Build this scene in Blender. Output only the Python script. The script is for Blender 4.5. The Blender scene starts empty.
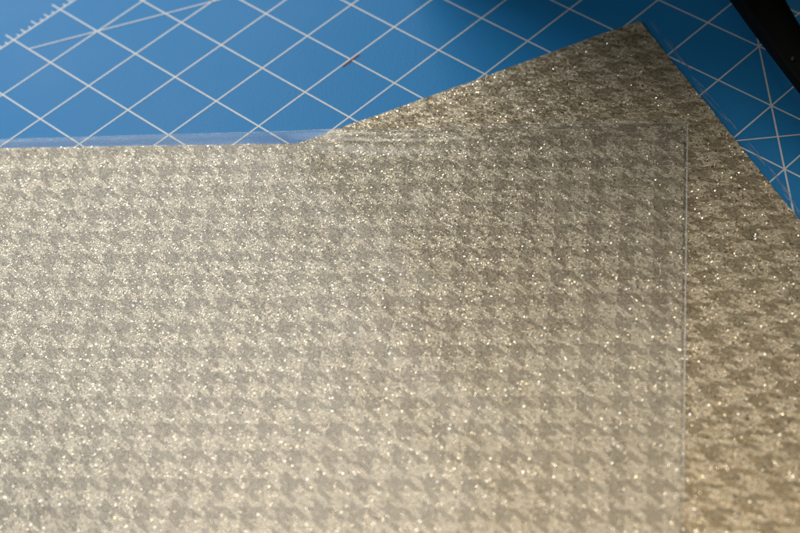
import bpy, math, random
import numpy as np
from mathutils import Matrix, Vector

random.seed(7)
rng = np.random.default_rng(7)
IN = 0.0254                      # all layout is worked out in inches on the mat, 1 grid square = 1 inch
scene = bpy.context.scene
COL = scene.collection

# ------------------------------------------------------------------ camera
cam_d = bpy.data.cameras.new("camera")
cam = bpy.data.objects.new("camera", cam_d)
COL.objects.link(cam)
scene.camera = cam
CAM = Vector((0.0, -21.073, 20.439)) * IN
R = Matrix(((0.984909, 0.173070, 0.0),
            (-0.120495, 0.685715, -0.717827),
            (-0.124235, 0.706995, 0.696221)))
cam.matrix_world = Matrix.Translation(CAM) @ R.to_4x4()
cam_d.sensor_width = 36.0
cam_d.lens = 93.0
cam_d.clip_start = 0.02
cam_d.clip_end = 50.0
cam_d.dof.use_dof = True
cam_d.dof.focus_distance = 30.2 * IN
cam_d.dof.aperture_fstop = 10.0
cam_d.dof.aperture_blades = 7

# ------------------------------------------------------------------ world and lamps
world = bpy.data.worlds.new("World")
scene.world = world
world.use_nodes = True
world.node_tree.nodes["Background"].inputs[0].default_value = (0.55, 0.6, 0.7, 1)
world.node_tree.nodes["Background"].inputs[1].default_value = 0.01


def area(name, loc, target, sx, sy, watts, color, spread=180):
    d = bpy.data.lights.new(name, 'AREA')
    d.shape = 'RECTANGLE'
    d.size, d.size_y = sx, sy
    d.energy = watts
    d.color = color
    d.spread = math.radians(spread)
    o = bpy.data.objects.new(name, d)
    COL.objects.link(o)
    o.location = Vector(loc) * IN
    v = (Vector(target) - Vector(loc)) * IN
    o.rotation_euler = v.to_track_quat('-Z', 'Y').to_euler()
    return o


area("window_light", (-24, 62, 71), (-3, 2, 0), 1.2, 1.0, 15.0, (0.97, 0.97, 1.0))
area("window_lower_light", (-16, 50, 22), (0, 2, 0), 0.75, 0.3, 7.0, (1.0, 0.92, 0.76))
area("ceiling_light", (2, 66, 100), (-3, 2, 0), 1.3, 1.1, 12.0, (1.0, 0.92, 0.74))
area("side_window_light", (-22, 8, 16), (-6, 0, 0), 0.4, 0.4, 1.0, (0.88, 1.0, 1.0))
area("desk_lamp_light", (0, -20, 20), (0.5, -9.5, 0), 0.25, 0.25, 0.26, (1.0, 0.74, 0.48), 44)

scene.view_settings.view_transform = 'Standard'
scene.view_settings.look = 'None'
scene.view_settings.exposure = 0.12
scene.view_settings.gamma = 1.0
scene.render.engine = 'CYCLES'
scene.cycles.use_denoising = True
scene.cycles.denoising_prefilter = 'NONE'
scene.cycles.max_bounces = 8
scene.cycles.transparent_max_bounces = 12
scene.cycles.sample_clamp_indirect = 4.0


# ------------------------------------------------------------------ helpers
class NT:
    """tiny node builder"""
    def __init__(self, name):
        self.m = bpy.data.materials.new(name)
        self.m.use_nodes = True
        self.t = self.m.node_tree
        self.b = self.t.nodes["Principled BSDF"]
        self.out = self.t.nodes["Material Output"]

    def n(self, kind, **kw):
        nd = self.t.nodes.new(kind)
        for k, v in kw.items():
            setattr(nd, k, v)
        return nd

    def link(self, a, b):
        self.t.links.new(a, b)

    def math(self, op, a, b=None, c=None):
        nd = self.n("ShaderNodeMath", operation=op)
        for i, v in enumerate((a, b, c)):
            if v is None:
                continue
            if isinstance(v, (int, float)):
                nd.inputs[i].default_value = v
            else:
                self.link(v, nd.inputs[i])
        return nd.outputs[0]

    def mix(self, fac, a, b, blend='MIX'):
        nd = self.n("ShaderNodeMix", data_type='RGBA', blend_type=blend)
        for key, v in ((0, fac), (6, a), (7, b)):
            if isinstance(v, (int, float)):
                nd.inputs[key].default_value = v
            elif isinstance(v, tuple):
                nd.inputs[key].default_value = (*v, 1) if len(v) == 3 else v
            else:
                self.link(v, nd.inputs[key])
        return nd.outputs[2]

    def ramp(self, fac, stops):
        nd = self.n("ShaderNodeValToRGB")
        el = nd.color_ramp.elements
        while len(el) < len(stops):
            el.new(0.5)
        for e, (p, c) in zip(el, stops):
            e.position = p
            e.color = (*c, 1) if len(c) == 3 else c
        self.link(fac, nd.inputs[0])
        return nd.outputs[0]

    def maprange(self, v, a, b, c, d):
        nd = self.n("ShaderNodeMapRange")
        nd.inputs[1].default_value, nd.inputs[2].default_value = a, b
        nd.inputs[3].default_value, nd.inputs[4].default_value = c, d
        self.link(v, nd.inputs[0])
        return nd.outputs[0]

    def noise(self, vec, scale, detail=2.0, rough=0.5):
        nd = self.n("ShaderNodeTexNoise")
        nd.inputs["Scale"].default_value = scale
        nd.inputs["Detail"].default_value = detail
        nd.inputs["Roughness"].default_value = rough
        self.link(vec, nd.inputs["Vector"])
        return nd

    def bump(self, height, strength, dist, normal=None):
        nd = self.n("ShaderNodeBump")
        nd.inputs["Strength"].default_value = strength
        nd.inputs["Distance"].default_value = dist
        self.link(height, nd.inputs["Height"])
        if normal is not None:
            self.link(normal, nd.inputs["Normal"])
        return nd.outputs[0]

    def set(self, **kw):
        for k, v in kw.items():
            k = k.replace("_", " ")
            if isinstance(v, (int, float)):
                self.b.inputs[k].default_value = v
            elif isinstance(v, tuple):
                self.b.inputs[k].default_value = (*v, 1) if len(v) == 3 else v
            else:
                self.link(v, self.b.inputs[k])


def obj(name, verts, faces, mat, parent=None, smooth=False):
    me = bpy.data.meshes.new(name)
    me.from_pydata([tuple(v) for v in verts], [], [tuple(f) for f in faces])
    me.update()
    me.materials.append(mat)
    if smooth:
        me.polygons.foreach_set("use_smooth", [True] * len(me.polygons))
    o = bpy.data.objects.new(name, me)
    COL.objects.link(o)
    if parent:
        o.parent = parent
    return o


def empty(name, loc=(0, 0, 0)):
    o = bpy.data.objects.new(name, None)
    o.empty_display_size = 0.02
    COL.objects.link(o)
    o.location = loc
    return o


def tag(o, label=None, cat=None, group=None, kind=None):
    for k, v in (("label", label), ("category", cat), ("group", group), ("kind", kind)):
        if v:
            o[k] = v
    return o


def box(x0, x1, y0, y1, z0, z1):
    v = [(x, y, z) for z in (z0, z1) for y in (y0, y1) for x in (x0, x1)]
    f = [(0, 2, 3, 1), (4, 5, 7, 6), (0, 1, 5, 4), (2, 6, 7, 3), (0, 4, 6, 2), (1, 3, 7, 5)]
    return v, f


# plane frame of the mat grid: column i runs down-right, row j runs up-right in the picture
ID = np.array([0.620755, -0.784004])
JD = np.array([0.784004, 0.620755])
O_IJ = np.array([6.93601, -0.84792])


def ij(i, j):
    q = (i - O_IJ[0]) * ID + (j - O_IJ[1]) * JD
    return q


def wave(x, y):
    """slow unevenness of a soft sheet lying on the mat (inches)"""
    return (np.sin(x * 1.1 + 0.7 * np.sin(y * 0.9)) * np.cos(y * 0.8 - 0.4 * x) * 0.5
            + 0.35 * np.sin(x * 2.3 - y * 1.7 + 1.0) + 0.15 * np.sin(x * 5.1 + y * 3.7))


def sstep(a, b, x):
    t = np.clip((x - a) / (b - a), 0, 1)
    return t * t * (3 - 2 * t)


# frame of the clear sheet: corner V, along its upper edge U (to the right), towards the back N
V = np.array([4.581, 1.912])
U = np.array([0.97421, -0.22566])
N = np.array([0.22566, 0.97421])


def st(p):
    d = p - V
    return d @ U, d @ N


def xy(s, t):
    s = np.asarray(s, float)[..., None]
    t = np.asarray(t, float)[..., None]
    return V + s * U + t * N


# frame of the back panel: corner at the top, D1 along its back edge (to the left), D2 down its right edge
BC = np.array([4.395, 4.514])
D1 = np.array([-4.855, -1.303]); D1 /= np.linalg.norm(D1)
D2 = np.array([1.238, -5.026]); D2 /= np.linalg.norm(D2)
B_W, B_L = 15.0, 13.0
TH_B, TH_A, TH_V = 0.016, 0.016, 0.012           # sheet thicknesses, inches


def b_in(p):
    """signed inset from the edges of the back panel"""
    d = p - BC
    M = np.array([[D1[0], D2[0]], [D1[1], D2[1]]])
    ab = d @ np.linalg.inv(M).T
    a, b = ab[..., 0], ab[..., 1]
    return np.minimum(np.minimum(a, B_W - a), np.minimum(b, B_L - b))


def zB(p):                                       # underside of the back panel
    w = wave(p[..., 0] * 0.8, p[..., 1] * 0.8)
    lift = 0.012 * (w + 1.0)
    return 0.002 + lift


A_R = -0.05                                      # right edge of the front panel in the clear sheet's frame


def a_top(s):
    return -0.37 - 0.0175 * s


def ridge(s, t):
    """soft crease that runs along the upper edge of the front panel where it crosses the back panel"""
    along = sstep(-6.3, -4.6, s) * (1 - sstep(-2.4, -0.4, s))
    y = t + 0.10 + 0.05 * np.sin(s * 1.3)
    return along * (0.06 * np.exp(-(y / 0.10) ** 2) + 0.018 * np.exp(-((y + 0.28) / 0.09) ** 2))


def zA(p):                                       # underside of the front panel
    s, t = st(p)
    over = sstep(-4.0, -0.02, b_in(p))
    base = 0.002 + 0.010 * (wave(p[..., 0], p[..., 1]) + 1.0)
    return (1 - over) * base + over * (zB(p) + TH_B + 0.003) + ridge(s, t)


def zV(p):                                       # underside of the clear sheet
    s, t = st(p)
    k = sstep(-0.30, 0.02, a_top(s) - t)
    over = sstep(-4.0, -0.02, b_in(p))
    flat = 0.002 + 0.010 * (wave(p[..., 0], p[..., 1]) + 1.0)
    low = (1 - over) * flat + over * (zB(p) + TH_B + 0.003) + ridge(s, t)
    return low + TH_A * (0.4 + 0.6 * k) + 0.012


# ------------------------------------------------------------------ materials
def mat_vec(nt):
    return nt.n("ShaderNodeTexCoord").outputs["Object"]


def make_mat_material():
    nt = NT("mat_vinyl")
    v = mat_vec(nt)
    n1 = nt.noise(v, 14, 4, 0.6).outputs["Fac"]
    n2 = nt.noise(v, 900, 2, 0.5).outputs["Fac"]
    c = nt.mix(nt.maprange(n1, 0.3, 0.7, 0, 1), (0.020, 0.262, 0.67), (0.028, 0.285, 0.71))
    c = nt.mix(nt.maprange(n2, 0.35, 0.65, 0.0, 0.22), c, (0.034, 0.31, 0.70))
    nt.set(Base_Color=c, Roughness=nt.maprange(n1, 0.3, 0.7, 0.46, 0.56))
    nt.b.inputs["Specular IOR Level"].default_value = 0.14
    nt.link(nt.bump(n2, 0.5, 0.0002), nt.b.inputs["Normal"])
    return nt.m


def make_ink():
    nt = NT("printed_white_ink")
    v = mat_vec(nt)
    n = nt.noise(v, 500, 3, 0.6).outputs["Fac"]
    c = nt.mix(nt.maprange(n, 0.35, 0.75, 0, 0.45), (0.86, 0.90, 0.94), (0.58, 0.68, 0.78))
    nt.set(Base_Color=c, Roughness=0.5)
    return nt.m


def plain(name, color, rough, var=0.15, scale=400, spec=0.5):
    nt = NT(name)
    v = mat_vec(nt)
    n = nt.noise(v, scale, 3, 0.6).outputs["Fac"]
    c2 = tuple(x * (1 - var) for x in color)
    c = nt.mix(nt.maprange(n, 0.3, 0.7, 0, 1), color, c2)
    nt.set(Base_Color=c, Roughness=rough)
    nt.b.inputs["Specular IOR Level"].default_value = spec
    return nt.m


PERIOD = 0.468                                   # houndstooth repeat, inches


def make_fabric(name, rot, off, light, dark):
    """woven houndstooth cloth covered in fine metallic grain"""
    nt = NT(name)
    v = mat_vec(nt)
    # wobble so that the printed teeth are not ruler-straight
    wob = nt.noise(v, 260, 2, 0.5).outputs["Color"]
    sub = nt.n("ShaderNodeVectorMath", operation='SUBTRACT')
    nt.link(wob, sub.inputs[0]); sub.inputs[1].default_value = (0.5, 0.5, 0.5)
    sc = nt.n("ShaderNodeVectorMath", operation='SCALE')
    nt.link(sub.outputs[0], sc.inputs[0]); sc.inputs["Scale"].default_value = 0.0007
    add = nt.n("ShaderNodeVectorMath", operation='ADD')
    nt.link(v, add.inputs[0]); nt.link(sc.outputs[0], add.inputs[1])
    mp = nt.n("ShaderNodeMapping")
    mp.vector_type = 'TEXTURE'
    mp.inputs["Rotation"].default_value = (0, 0, rot)
    mp.inputs["Scale"].default_value = (PERIOD * IN,) * 3
    mp.inputs["Location"].default_value = (off[0] * IN, off[1] * IN, 0)
    nt.link(add.outputs[0], mp.inputs["Vector"])
    sep = nt.n("ShaderNodeSeparateXYZ")
    nt.link(mp.outputs[0], sep.inputs[0])
    u, w = sep.outputs[0], sep.outputs[1]
    a = nt.math('LESS_THAN', nt.math('FRACT', u), 0.46)
    b = nt.math('LESS_THAN', nt.math('FRACT', w), 0.46)
    t = nt.math('LESS_THAN', nt.math('FRACT', nt.math('MULTIPLY', nt.math('ADD', u, w), 2.0)), 0.5)
    inv = nt.math('SUBTRACT', 1.0, t)
    tooth = nt.math('ADD', nt.math('MULTIPLY', t, a), nt.math('MULTIPLY', inv, b))   # 1 = dark
    # grain: cells of metallic dust, each with its own tint and tilt
    vo = nt.n("ShaderNodeTexVoronoi")
    vo.inputs["Scale"].default_value = 1 / 0.00055
    gm = nt.n("ShaderNodeMapping")
    gm.vector_type = 'TEXTURE'
    gm.inputs["Rotation"].default_value = (0, 0, rot - math.radians(42))
    gm.inputs["Scale"].default_value = (1.35, 0.85, 1.0)
    nt.link(v, gm.inputs["Vector"])
    nt.link(gm.outputs[0], vo.inputs["Vector"])
    rnd = nt.n("ShaderNodeSeparateColor")
    nt.link(vo.outputs["Color"], rnd.inputs[0])
    big = nt.noise(v, 90, 3, 0.6).outputs["Fac"]
    lightc = nt.mix(nt.maprange(rnd.outputs[0], 0, 1, 0, 1), light, tuple(x * 0.76 for x in light))
    darkc = nt.mix(nt.maprange(rnd.outputs[1], 0, 1, 0, 1), dark, tuple(x * 0.76 for x in dark))
    c = nt.mix(tooth, lightc, darkc)
    c = nt.mix(nt.maprange(big, 0.35, 0.7, 0, 0.16), c, nt.mix(0.5, dark, light))
    # weave threads
    wv = nt.n("ShaderNodeTexWave", wave_type='BANDS', bands_direction='DIAGONAL')
    wv.inputs["Scale"].default_value = 9.0
    wv.inputs["Distortion"].default_value = 2.5
    nt.link(mp.outputs[0], wv.inputs["Vector"])
    c = nt.mix(nt.math('MULTIPLY', wv.outputs["Fac"], 0.14), c, tuple(x * 0.6 for x in dark))
    nt.set(Base_Color=c, Metallic=nt.maprange(rnd.outputs[2], 0.2, 1, 0.0, 0.55), Roughness=nt.maprange(rnd.outputs[1], 0, 1, 0.32, 0.55))
    # tilt every grain
    nrm = nt.n("ShaderNodeVectorMath", operation='SUBTRACT')
    nt.link(vo.outputs["Color"], nrm.inputs[0]); nrm.inputs[1].default_value = (0.5, 0.5, 0.5)
    nsc = nt.n("ShaderNodeVectorMath", operation='MULTIPLY')
    nt.link(nrm.outputs[0], nsc.inputs[0]); nsc.inputs[1].default_value = (0.75, 0.75, 0.0)
    geo = nt.n("ShaderNodeNewGeometry")
    nad = nt.n("ShaderNodeVectorMath", operation='ADD')
    nt.link(geo.outputs["Normal"], nad.inputs[0]); nt.link(nsc.outputs[0], nad.inputs[1])
    nno = nt.n("ShaderNodeVectorMath", operation='NORMALIZE')
    nt.link(nad.outputs[0], nno.inputs[0])
    nt.link(nt.bump(wv.outputs["Fac"], 0.3, 0.0003, nno.outputs[0]), nt.b.inputs["Normal"])
    return nt.m


def make_glitter():
    nt = NT("glitter_flake")
    geo = nt.n("ShaderNodeNewGeometry")
    r = geo.outputs["Random Per Island"]
    c = nt.ramp(r, [(0.0, (0.86, 0.80, 0.70)), (0.35, (0.80, 0.70, 0.52)), (0.6, (0.90, 0.74, 0.46)), (0.8, (0.86, 0.84, 0.80)), (1.0, (0.78, 0.62, 0.38))])
    nt.set(Base_Color=c, Metallic=1.0, Roughness=0.21)
    return nt.m


def make_clear():
    nt = NT("clear_vinyl")
    v = mat_vec(nt)
    n = nt.noise(v, 35, 3, 0.5).outputs["Fac"]
    n2 = nt.noise(v, 700, 2, 0.5).outputs["Fac"]
    bp = nt.bump(n, 0.3, 0.0010)
    bp = nt.bump(n2, 0.05, 0.0002, bp)
    fr = nt.n("ShaderNodeFresnel")
    fr.inputs["IOR"].default_value = 1.42
    nt.link(bp, fr.inputs["Normal"])
    tr = nt.n("ShaderNodeBsdfTransparent")
    tr.inputs[0].default_value = (0.965, 0.97, 0.975, 1)
    gl = nt.n("ShaderNodeBsdfGlossy")
    gl.inputs["Roughness"].default_value = 0.17
    nt.link(bp, gl.inputs["Normal"])
    df = nt.n("ShaderNodeBsdfDiffuse")
    df.inputs[0].default_value = (0.85, 0.88, 0.92, 1)
    m1 = nt.n("ShaderNodeMixShader")
    geo = nt.n("ShaderNodeNewGeometry")
    front_only = nt.math('MULTIPLY', fr.outputs[0], nt.math('SUBTRACT', 1.0, geo.outputs["Backfacing"]))
    nt.link(front_only, m1.inputs[0]); nt.link(tr.outputs[0], m1.inputs[1]); nt.link(gl.outputs[0], m1.inputs[2])
    m2 = nt.n("ShaderNodeMixShader")
    nt.link(nt.math('MULTIPLY', nt.math('SUBTRACT', 1.0, geo.outputs["Backfacing"]), 0.055), m2.inputs[0])
    nt.link(m1.outputs[0], m2.inputs[1]); nt.link(df.outputs[0], m2.inputs[2])
    nt.link(m2.outputs[0], nt.out.inputs["Surface"])
    return nt.m


def make_cut_edge():
    """the cut edge of the clear sheet scatters light"""
    nt = NT("clear_vinyl_cut_edge")
    v = mat_vec(nt)
    n = nt.noise(v, 600, 3, 0.6).outputs["Fac"]
    tr = nt.n("ShaderNodeBsdfTransparent")
    nt.set(Base_Color=(0.80, 0.84, 0.88), Roughness=0.2)
    m = nt.n("ShaderNodeMixShader")
    nt.link(nt.maprange(n, 0.3, 0.7, 0.45, 0.95), m.inputs[0])
    nt.link(tr.outputs[0], m.inputs[1]); nt.link(nt.b.outputs[0], m.inputs[2])
    nt.link(m.outputs[0], nt.out.inputs["Surface"])
    return nt.m


M_MAT, M_INK = make_mat_material(), make_ink()
M_TABLE = plain("table_laminate", (0.30, 0.25, 0.19), 0.5, 0.3, 30)
M_RED = plain("red_pen_ink", (0.20, 0.008, 0.02), 0.6)
M_SCR = plain("scored_vinyl", (0.30, 0.50, 0.76), 0.6, 0.3, 900)
M_BLACK = plain("black_plastic", (0.0025, 0.003, 0.0035), 0.5, 0.3, 1500, 0.06)
M_SCREW = plain("screw_steel", (0.05, 0.055, 0.05), 0.35)
LIGHT, DARK = (0.72, 0.635, 0.47), (0.40, 0.34, 0.225)
ANG_A = math.atan2(U[1], U[0])
ANG_B = math.atan2(-D1[1], -D1[0])
M_FA = make_fabric("front_houndstooth", ANG_A, (V[0], V[1]), LIGHT, DARK)
M_FB = make_fabric("back_houndstooth", ANG_B, (BC[0], BC[1]), LIGHT, DARK)
M_GLIT = make_glitter()
M_CLEAR, M_EDGE = make_clear(), make_cut_edge()

# ------------------------------------------------------------------ table and cutting mat
v, f = box(-34 * IN, 34 * IN, -22 * IN, 30 * IN, -1.2 * IN, -0.085 * IN)
tag(obj("tabletop", v, f, M_TABLE), kind="structure")

mat_root = empty("cutting_mat", (0, 0, -0.08 * IN))
tag(mat_root, "blue self-healing cutting mat printed with a white inch grid", "cutting mat")


def quad_ij(i0, j0, i1, j1, width, z=0.0025):
    """flat printed stroke between two grid positions, inches -> vertices"""
    p, q = ij(i0, j0), ij(i1, j1)
    d = (q - p) / np.linalg.norm(q - p)
    n = np.array([-d[1], d[0]]) * width / 2
    return [((*(a * IN), z * IN)) for a in (p + n, p - n, q - n, q + n)]


I0, I1, J0, J1 = -2, 16, -11, 12                 # printed field
b0, b1, c0, c1 = I0 - 1.35, I1 + 1.35, J0 - 1.35, J1 + 1.35
top = [ij(b0, c0), ij(b1, c0), ij(b1, c1), ij(b0, c1)]
v = [(*(p * IN), -0.08 * IN) for p in top] + [(*(p * IN), 0.0) for p in top]
base = obj("mat_sheet", v, [(3, 2, 1, 0), (4, 5, 6, 7), (0, 1, 5, 4), (1, 2, 6, 5), (2, 3, 7, 6), (3, 0, 4, 7)][::1], M_MAT, mat_root)


def fix_local(o):
    o.location = (0, 0, 0.08 * IN)               # meshes are in table coordinates, the mat's Empty sits at its base


fix_local(base)
import bmesh
bm = bmesh.new(); bm.from_mesh(base.data); bmesh.ops.recalc_face_normals(bm, faces=bm.faces); bm.to_mesh(base.data); bm.free()


def stroke(name, i0, j0, i1, j1, width, mat, z=0.0025):
    o = obj(name, quad_ij(i0, j0, i1, j1, width, z), [(0, 1, 2, 3)], mat, mat_root)
    fix_local(o)
    return o


LW = 0.027
for i in range(I0, I1 + 1):
    stroke("grid_line", i, J0, i, J1, LW * (1.15 if i == I0 else 1), M_INK, 0.0025)
for j in range(J0, J1 + 1):
    stroke("grid_line", I0 - (0.22), j, I1, j, LW, M_INK, 0.0035)
s30, c30 = math.sin(math.radians(30.7)), math.cos(math.radians(30.7))
stroke("angle_line", -1 - 1.15 * s30, -1.15 * c30, -1 + 11 * s30, 11 * c30, LW * 0.95, M_INK, 0.0045)
stroke("angle_line", 2.0, 12.0, 16.0, -2.0, LW * 0.95, M_INK, 0.0045)
stroke("angle_line", 0.0, -5.0, 16.0, 11.0, LW * 0.95, M_INK, 0.0055)
# ruler ticks, one joined mesh, 1/8 inch apart along the outer line
tv, tf = [], []
for k in range((J1 - J0) * 8):
    if k % 8 == 0:
        continue
    L = 0.15 if k % 4 == 0 else 0.115 if k % 2 == 0 else 0.065
    jj = J0 + k / 8
    tf.append(tuple(range(len(tv), len(tv) + 4)))
    tv += quad_ij(I0 - LW / 2 - L, jj, I0 - LW / 2 - 0.001, jj, LW * 0.85, 0.0025)
fix_local(obj("ruler_ticks", tv, tf, M_INK, mat_root))
# red pen mark
o = stroke("pen_mark", 3.035, 1.80, 3.035, 2.16, 0.035, M_RED, 0.0065)
o["label"] = "short dark red pen mark on a grid line"
# knife scores that follow the cut edge of the back panel
sv, sf = [], []
for k in range(46):
    a0 = random.uniform(0.0, 5.0)
    dist = 0.035 + 0.07 * abs(math.sin(a0 * 1.1 + 0.8)) + random.uniform(0, 0.07)
    L = random.uniform(0.12, 0.6)
    P = BC + D2 * a0 - D1 * dist
    ang = random.gauss(0.015, 0.035)
    d = D2 * math.cos(ang) - D1 * math.sin(ang)
    n = np.array([-d[1], d[0]])
    m = 7
    w = random.uniform(0.005, 0.012)
    ids = []
    for q in range(m):
        f_ = q / (m - 1)
        c = P + d * L * f_ + n * random.gauss(0, 0.006)
        ww = w * (0.25 + math.sin(math.pi * f_)) * random.uniform(0.5, 1.3)
        ids.append((len(sv), len(sv) + 1))
        sv += [(*((c + n * ww / 2) * IN), (0.007 + 0.0002 * k) * IN), (*((c - n * ww / 2) * IN), (0.007 + 0.0002 * k) * IN)]
    for q in range(m - 1):
        sf.append((ids[q][0], ids[q][1], ids[q + 1][1], ids[q + 1][0]))
o = obj("knife_scores", sv, sf, M_SCR, mat_root)
fix_local(o)
o["kind"] = "stuff"


# ------------------------------------------------------------------ cloth panels
def sheet(name, P, zf, th, mat, parent, jitter=0.0):
    """closed slab over a grid P[n,m,2] (inches)"""
    n, m, _ = P.shape
    z = zf(P)
    topv = np.dstack([P, z + th]).reshape(-1, 3) * IN
    botv = np.dstack([P, z]).reshape(-1, 3) * IN
    idx = np.arange(n * m).reshape(n, m)
    q = np.stack([idx[:-1, :-1], idx[1:, :-1], idx[1:, 1:], idx[:-1, 1:]], -1).reshape(-1, 4)
    off = n * m
    faces = [tuple(r) for r in q] + [tuple(r[::-1] + off) for r in q]
    ring = list(idx[0, :]) + list(idx[1:, -1]) + list(idx[-1, -2::-1]) + list(idx[-2:0:-1, 0])
    for a, b in zip(ring, ring[1:] + ring[:1]):
        faces.append((a, b, b + off, a + off))
    o = obj(name, np.vstack([topv, botv]), faces, mat, parent, smooth=True)
    bm = bmesh.new(); bm.from_mesh(o.data); bmesh.ops.recalc_face_normals(bm, faces=bm.faces)
    for e in bm.edges:
        if len(e.link_faces) == 2 and e.calc_face_angle(0) > 1.0:
            e.smooth = False
    bm.to_mesh(o.data); bm.free()
    return o


def edge_noise(x, amp):
    return amp * (np.sin(x * 7.3) * 0.5 + np.sin(x * 17.1 + 1) * 0.3 + np.sin(x * 41.0 + 2) * 0.35)


# back panel
na, nb = 110, 150
aa = np.linspace(0, B_W, na)
bb = np.linspace(0, B_L, nb)
P = BC + aa[:, None, None] * D1 + bb[None, :, None] * D2
P[0] += edge_noise(bb, 0.006)[:, None] * D1
P[:, 0] += edge_noise(aa, 0.006)[:, None] * D2
back = empty("back_fabric_panel", (*(BC * IN), 0.0))
tag(back, "gold glitter houndstooth fabric with its corner pointing up, lying underneath, right", "fabric")
bl = sheet("cloth", P, zB, TH_B, M_FB, back)
bl.location = (-BC[0] * IN, -BC[1] * IN, 0)

# front panel
ss = np.linspace(-14.5, A_R, 200)
kk = np.linspace(0, 1, 170) ** 1.35
tt = a_top(ss)[:, None] - kk[None, :] * 13.0
P = xy(np.repeat(ss[:, None], len(kk), 1), tt)
P[:, 0] += edge_noise(ss, 0.007)[:, None] * N
front = empty("front_fabric_panel", (*(V * IN), 0.0))
tag(front, "large gold glitter houndstooth fabric under the clear sheet, straight top edge at left", "fabric")
al = sheet("cloth", P, zA, TH_A, M_FA, front)
al.location = (-V[0] * IN, -V[1] * IN, 0)


# ------------------------------------------------------------------ glitter flakes
def hound(pt, org, ang):
    d = pt - org
    c, s = math.cos(ang), math.sin(ang)
    u = (d[:, 0] * c + d[:, 1] * s) / PERIOD
    w = (-d[:, 0] * s + d[:, 1] * c) / PERIOD
    a, b = (u % 1) < .46, (w % 1) < .46
    t = ((u + w) * 2 % 1) < .5
    return np.where(t, a, b)                     # True = dark tooth


def flakes(name, pts, z, parent, origin, tilt):
    n = len(pts)
    r = np.where(rng.uniform(0, 1, n) < 0.10, rng.uniform(0.26, 0.42, n), rng.uniform(0.08, 0.21, n)) * 1e-3        # half size, metres
    rot = rng.uniform(0, 2 * math.pi, n)
    tx, ty = rng.normal(0, tilt, n), rng.normal(0, tilt, n)
    nrm = np.stack([tx, ty, np.ones(n)], 1)
    nrm /= np.linalg.norm(nrm, axis=1)[:, None]
    e1 = np.stack([np.cos(rot), np.sin(rot), np.zeros(n)], 1)
    e1 -= (e1 * nrm).sum(1)[:, None] * nrm
    e1 /= np.linalg.norm(e1, axis=1)[:, None]
    e2 = np.cross(nrm, e1)
    c = np.column_stack([pts * IN, z * IN + r * 0.5 + 4e-5])
    asp = rng.uniform(0.6, 1.0, n)[:, None]
    R_ = r[:, None]
    vs = np.stack([c + e1 * R_, c + e2 * R_ * asp, c - e1 * R_, c - e2 * R_ * asp], 1).reshape(-1, 3)
    me = bpy.data.meshes.new(name)
    me.vertices.add(4 * n)
    me.vertices.foreach_set("co", vs.astype(np.float32).ravel())
    me.loops.add(4 * n)
    me.loops.foreach_set("vertex_index", np.arange(4 * n, dtype=np.int32))
    me.polygons.add(n)
    me.polygons.foreach_set("loop_start", np.arange(0, 4 * n, 4, dtype=np.int32))
    me.update(calc_edges=True)
    me.validate()
    me.materials.append(M_GLIT)
    o = bpy.data.objects.new(name, me)
    COL.objects.link(o)
    o.parent = parent
    o.location = (-origin[0] * IN, -origin[1] * IN, 0)
    o["kind"] = "stuff"
    return o


DENS = 1.6 * 645.16                             # flakes per square inch
s0, s1, t0, t1 = -11.8, A_R, -9.2, 0.0
n = int((s1 - s0) * (t1 - t0) * DENS)
s = rng.uniform(s0, s1, n); t = rng.uniform(t0, t1, n)
ok = t < a_top(s) - 0.01
s, t = s[ok], t[ok]
pts = xy(s, t)
keep = rng.uniform(0, 1, len(pts)) < np.where(hound(pts, V, ANG_A), 0.34, 1.0)
pts = pts[keep]
flakes("glitter", pts, zA(pts) + TH_A, front, V, 0.21)

n = int(B_W * B_L * DENS)
ab = rng.uniform(0, 1, (n, 2)) * [B_W, B_L]
pts = BC + ab[:, :1] * D1 + ab[:, 1:] * D2
s, t = st(pts)
ok = (b_in(pts) > 0.01) & ((s > A_R + 0.01) | (t > a_top(s) + 0.01)) & (pts[:, 1] > -8)
pts = pts[ok]
keep = rng.uniform(0, 1, len(pts)) < np.where(hound(pts, BC, ANG_B), 0.34, 1.0)
pts = pts[keep]
flakes("glitter", pts, zB(pts) + TH_B, back, BC, 0.21)

# ------------------------------------------------------------------ clear sheet
V_L = 10.0
clear = empty("clear_vinyl_sheet", (*(V * IN), 0.0))
tag(clear, "thin clear vinyl sheet laid over the front fabric, edges catching light", "vinyl sheet")
ss = np.linspace(-14.0, 0.0, 220)
tt = np.linspace(0, -V_L, 130)
P = xy(np.repeat(ss[:, None], len(tt), 1), np.repeat(tt[None, :], len(ss), 0))
cl = sheet("film", P, zV, TH_V, M_CLEAR, clear)
cl.location = (-V[0] * IN, -V[1] * IN, 0)


def rim(name, pts, inward, width):
    """thin strip along a cut edge, standing a hair proud of the film"""
    z = zV(pts)
    vs, fs = [], []
    n_ = len(pts)
    for k in range(n_):
        p = pts[k]
        w = width * (1 + 0.25 * math.sin(k * 1.7)) * (1 - 0.75 * max(0.0, k / n_ - 0.62) / 0.38)
        o_ = p - inward * 0.004
        i_ = p + inward * w
        vs += [(*(o_ * IN), (z[k] - 0.001) * IN), (*(o_ * IN), (z[k] + TH_V + 0.003) * IN),
               (*(i_ * IN), (z[k] + TH_V + 0.003) * IN), (*(i_ * IN), (z[k] + TH_V + 0.0008) * IN)]
    for k in range(n_ - 1):
        a = 4 * k
        for q in range(3):
            fs.append((a + q, a + q + 1, a + 4 + q + 1, a + 4 + q))
    o = obj(name, vs, fs, M_EDGE, clear)
    o.location = (-V[0] * IN, -V[1] * IN, 0)
    return o


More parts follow.
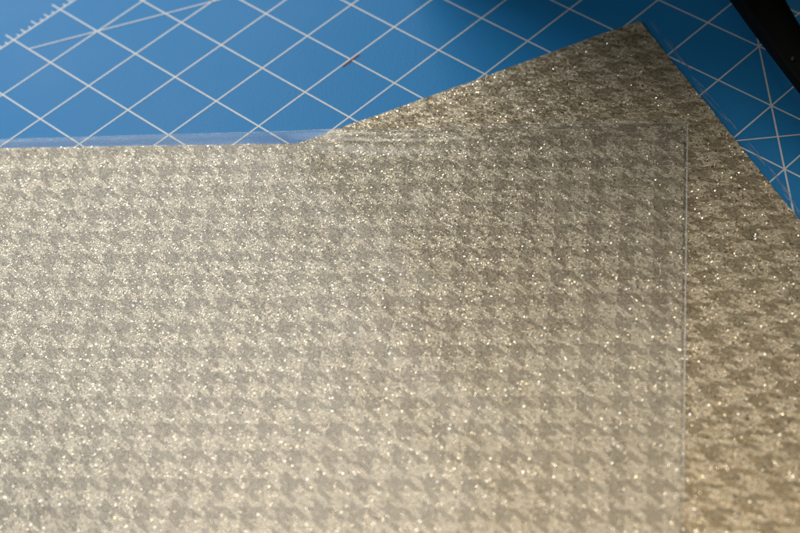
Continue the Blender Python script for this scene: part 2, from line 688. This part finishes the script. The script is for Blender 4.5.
rim("cut_edge", xy(np.zeros(160), np.linspace(-0.03, -7.17, 160)), -U, 0.012)
rim("cut_edge", xy(np.linspace(-14, 0, 200), np.zeros(200)), -N, 0.004)


# ------------------------------------------------------------------ black tool handle
def sight(x, y, h):
    """point at height h on the line from the lens to the mat point (x, y)"""
    p = Vector((x, y, 0))
    c = CAM / IN
    return p + (c - p) * (h / c.z)


handle = empty("craft_machine", (6.3 * IN, 3.0 * IN, 0))
tag(handle, "black machine whose slanted arm crosses the top right corner of the mat", "machine")
path = [(5.3, 9.2, 1.0, 0.50), (5.78, 7.4, 1.0, 0.47), (6.08, 6.0, 1.0, 0.41), (6.24, 5.0, 1.0, 0.365),
        (6.36, 4.0, 1.0, 0.32), (6.50, 3.0, 0.98, 0.275), (6.66, 2.0, 0.86, 0.25), (6.84, 1.0, 0.58, 0.24), (7.05, 0.1, 0.24, 0.22)]
path = [(x * (1 - h / 20.439), y + (-21.073 - y) * h / 20.439, h, r) for x, y, h, r in path]
vs, fs = [], []
SEC = 20
for k, (x, y, h, r) in enumerate(path):
    for q in range(SEC):
        a = 2 * math.pi * q / SEC
        ca, sa = math.cos(a), math.sin(a)
        ex = 0.55                                # superellipse: rounded box
        px = math.copysign(abs(ca) ** ex, ca) * r
        pz = math.copysign(abs(sa) ** ex, sa) * r * 0.62
        vs.append(((x + px - 6.3) * IN, (y - 3.0) * IN, max(h + pz, 0.006) * IN))
for k in range(len(path) - 1):
    for q in range(SEC):
        a, b = k * SEC + q, k * SEC + (q + 1) % SEC
        fs.append((a, b, b + SEC, a + SEC))
fs.append(tuple(range(SEC))[::-1])
fs.append(tuple(range((len(path) - 1) * SEC, len(path) * SEC)))
hb = obj("arm", vs, fs, M_BLACK, handle, smooth=True)
bm = bmesh.new(); bm.from_mesh(hb.data); bmesh.ops.recalc_face_normals(bm, faces=bm.faces); bm.to_mesh(hb.data); bm.free()

# the housing the arm belongs to stands on the mat behind the frame and shades the right half
BX0, BX1, BY0, BY1, BH = 0.8, 6.9, 7.2, 12.0, 10.4
v, f = box((BX0 - 6.3) * IN, (BX1 - 6.3) * IN, (BY0 - 3) * IN, (BY1 - 3) * IN, 0.008 * IN, BH * IN)
hs = obj("housing", v, f, M_BLACK, handle)
bv = hs.modifiers.new("bevel", 'BEVEL')
bv.width = 0.6 * IN
bv.segments = 4

# small screw head set in the arm
p = sight(6.45, 3.0, 1.14)
sv, sf = [], []
for rr, hh in ((0.026, -0.03), (0.026, 0.008), (0.018, 0.015), (0.005, 0.017)):
    for q in range(14):
        a = 2 * math.pi * q / 14
        sv.append(((p.x + rr * math.cos(a) - 6.3) * IN, (p.y + rr * math.sin(a) - 3.0) * IN, (p.z + hh) * IN))
for k in range(3):
    for q in range(14):
        sf.append((k * 14 + q, k * 14 + (q + 1) % 14, (k + 1) * 14 + (q + 1) % 14, (k + 1) * 14 + q))
sf.append(tuple(range(42, 56)))
obj("screw", sv, sf, M_SCREW, handle, smooth=True)
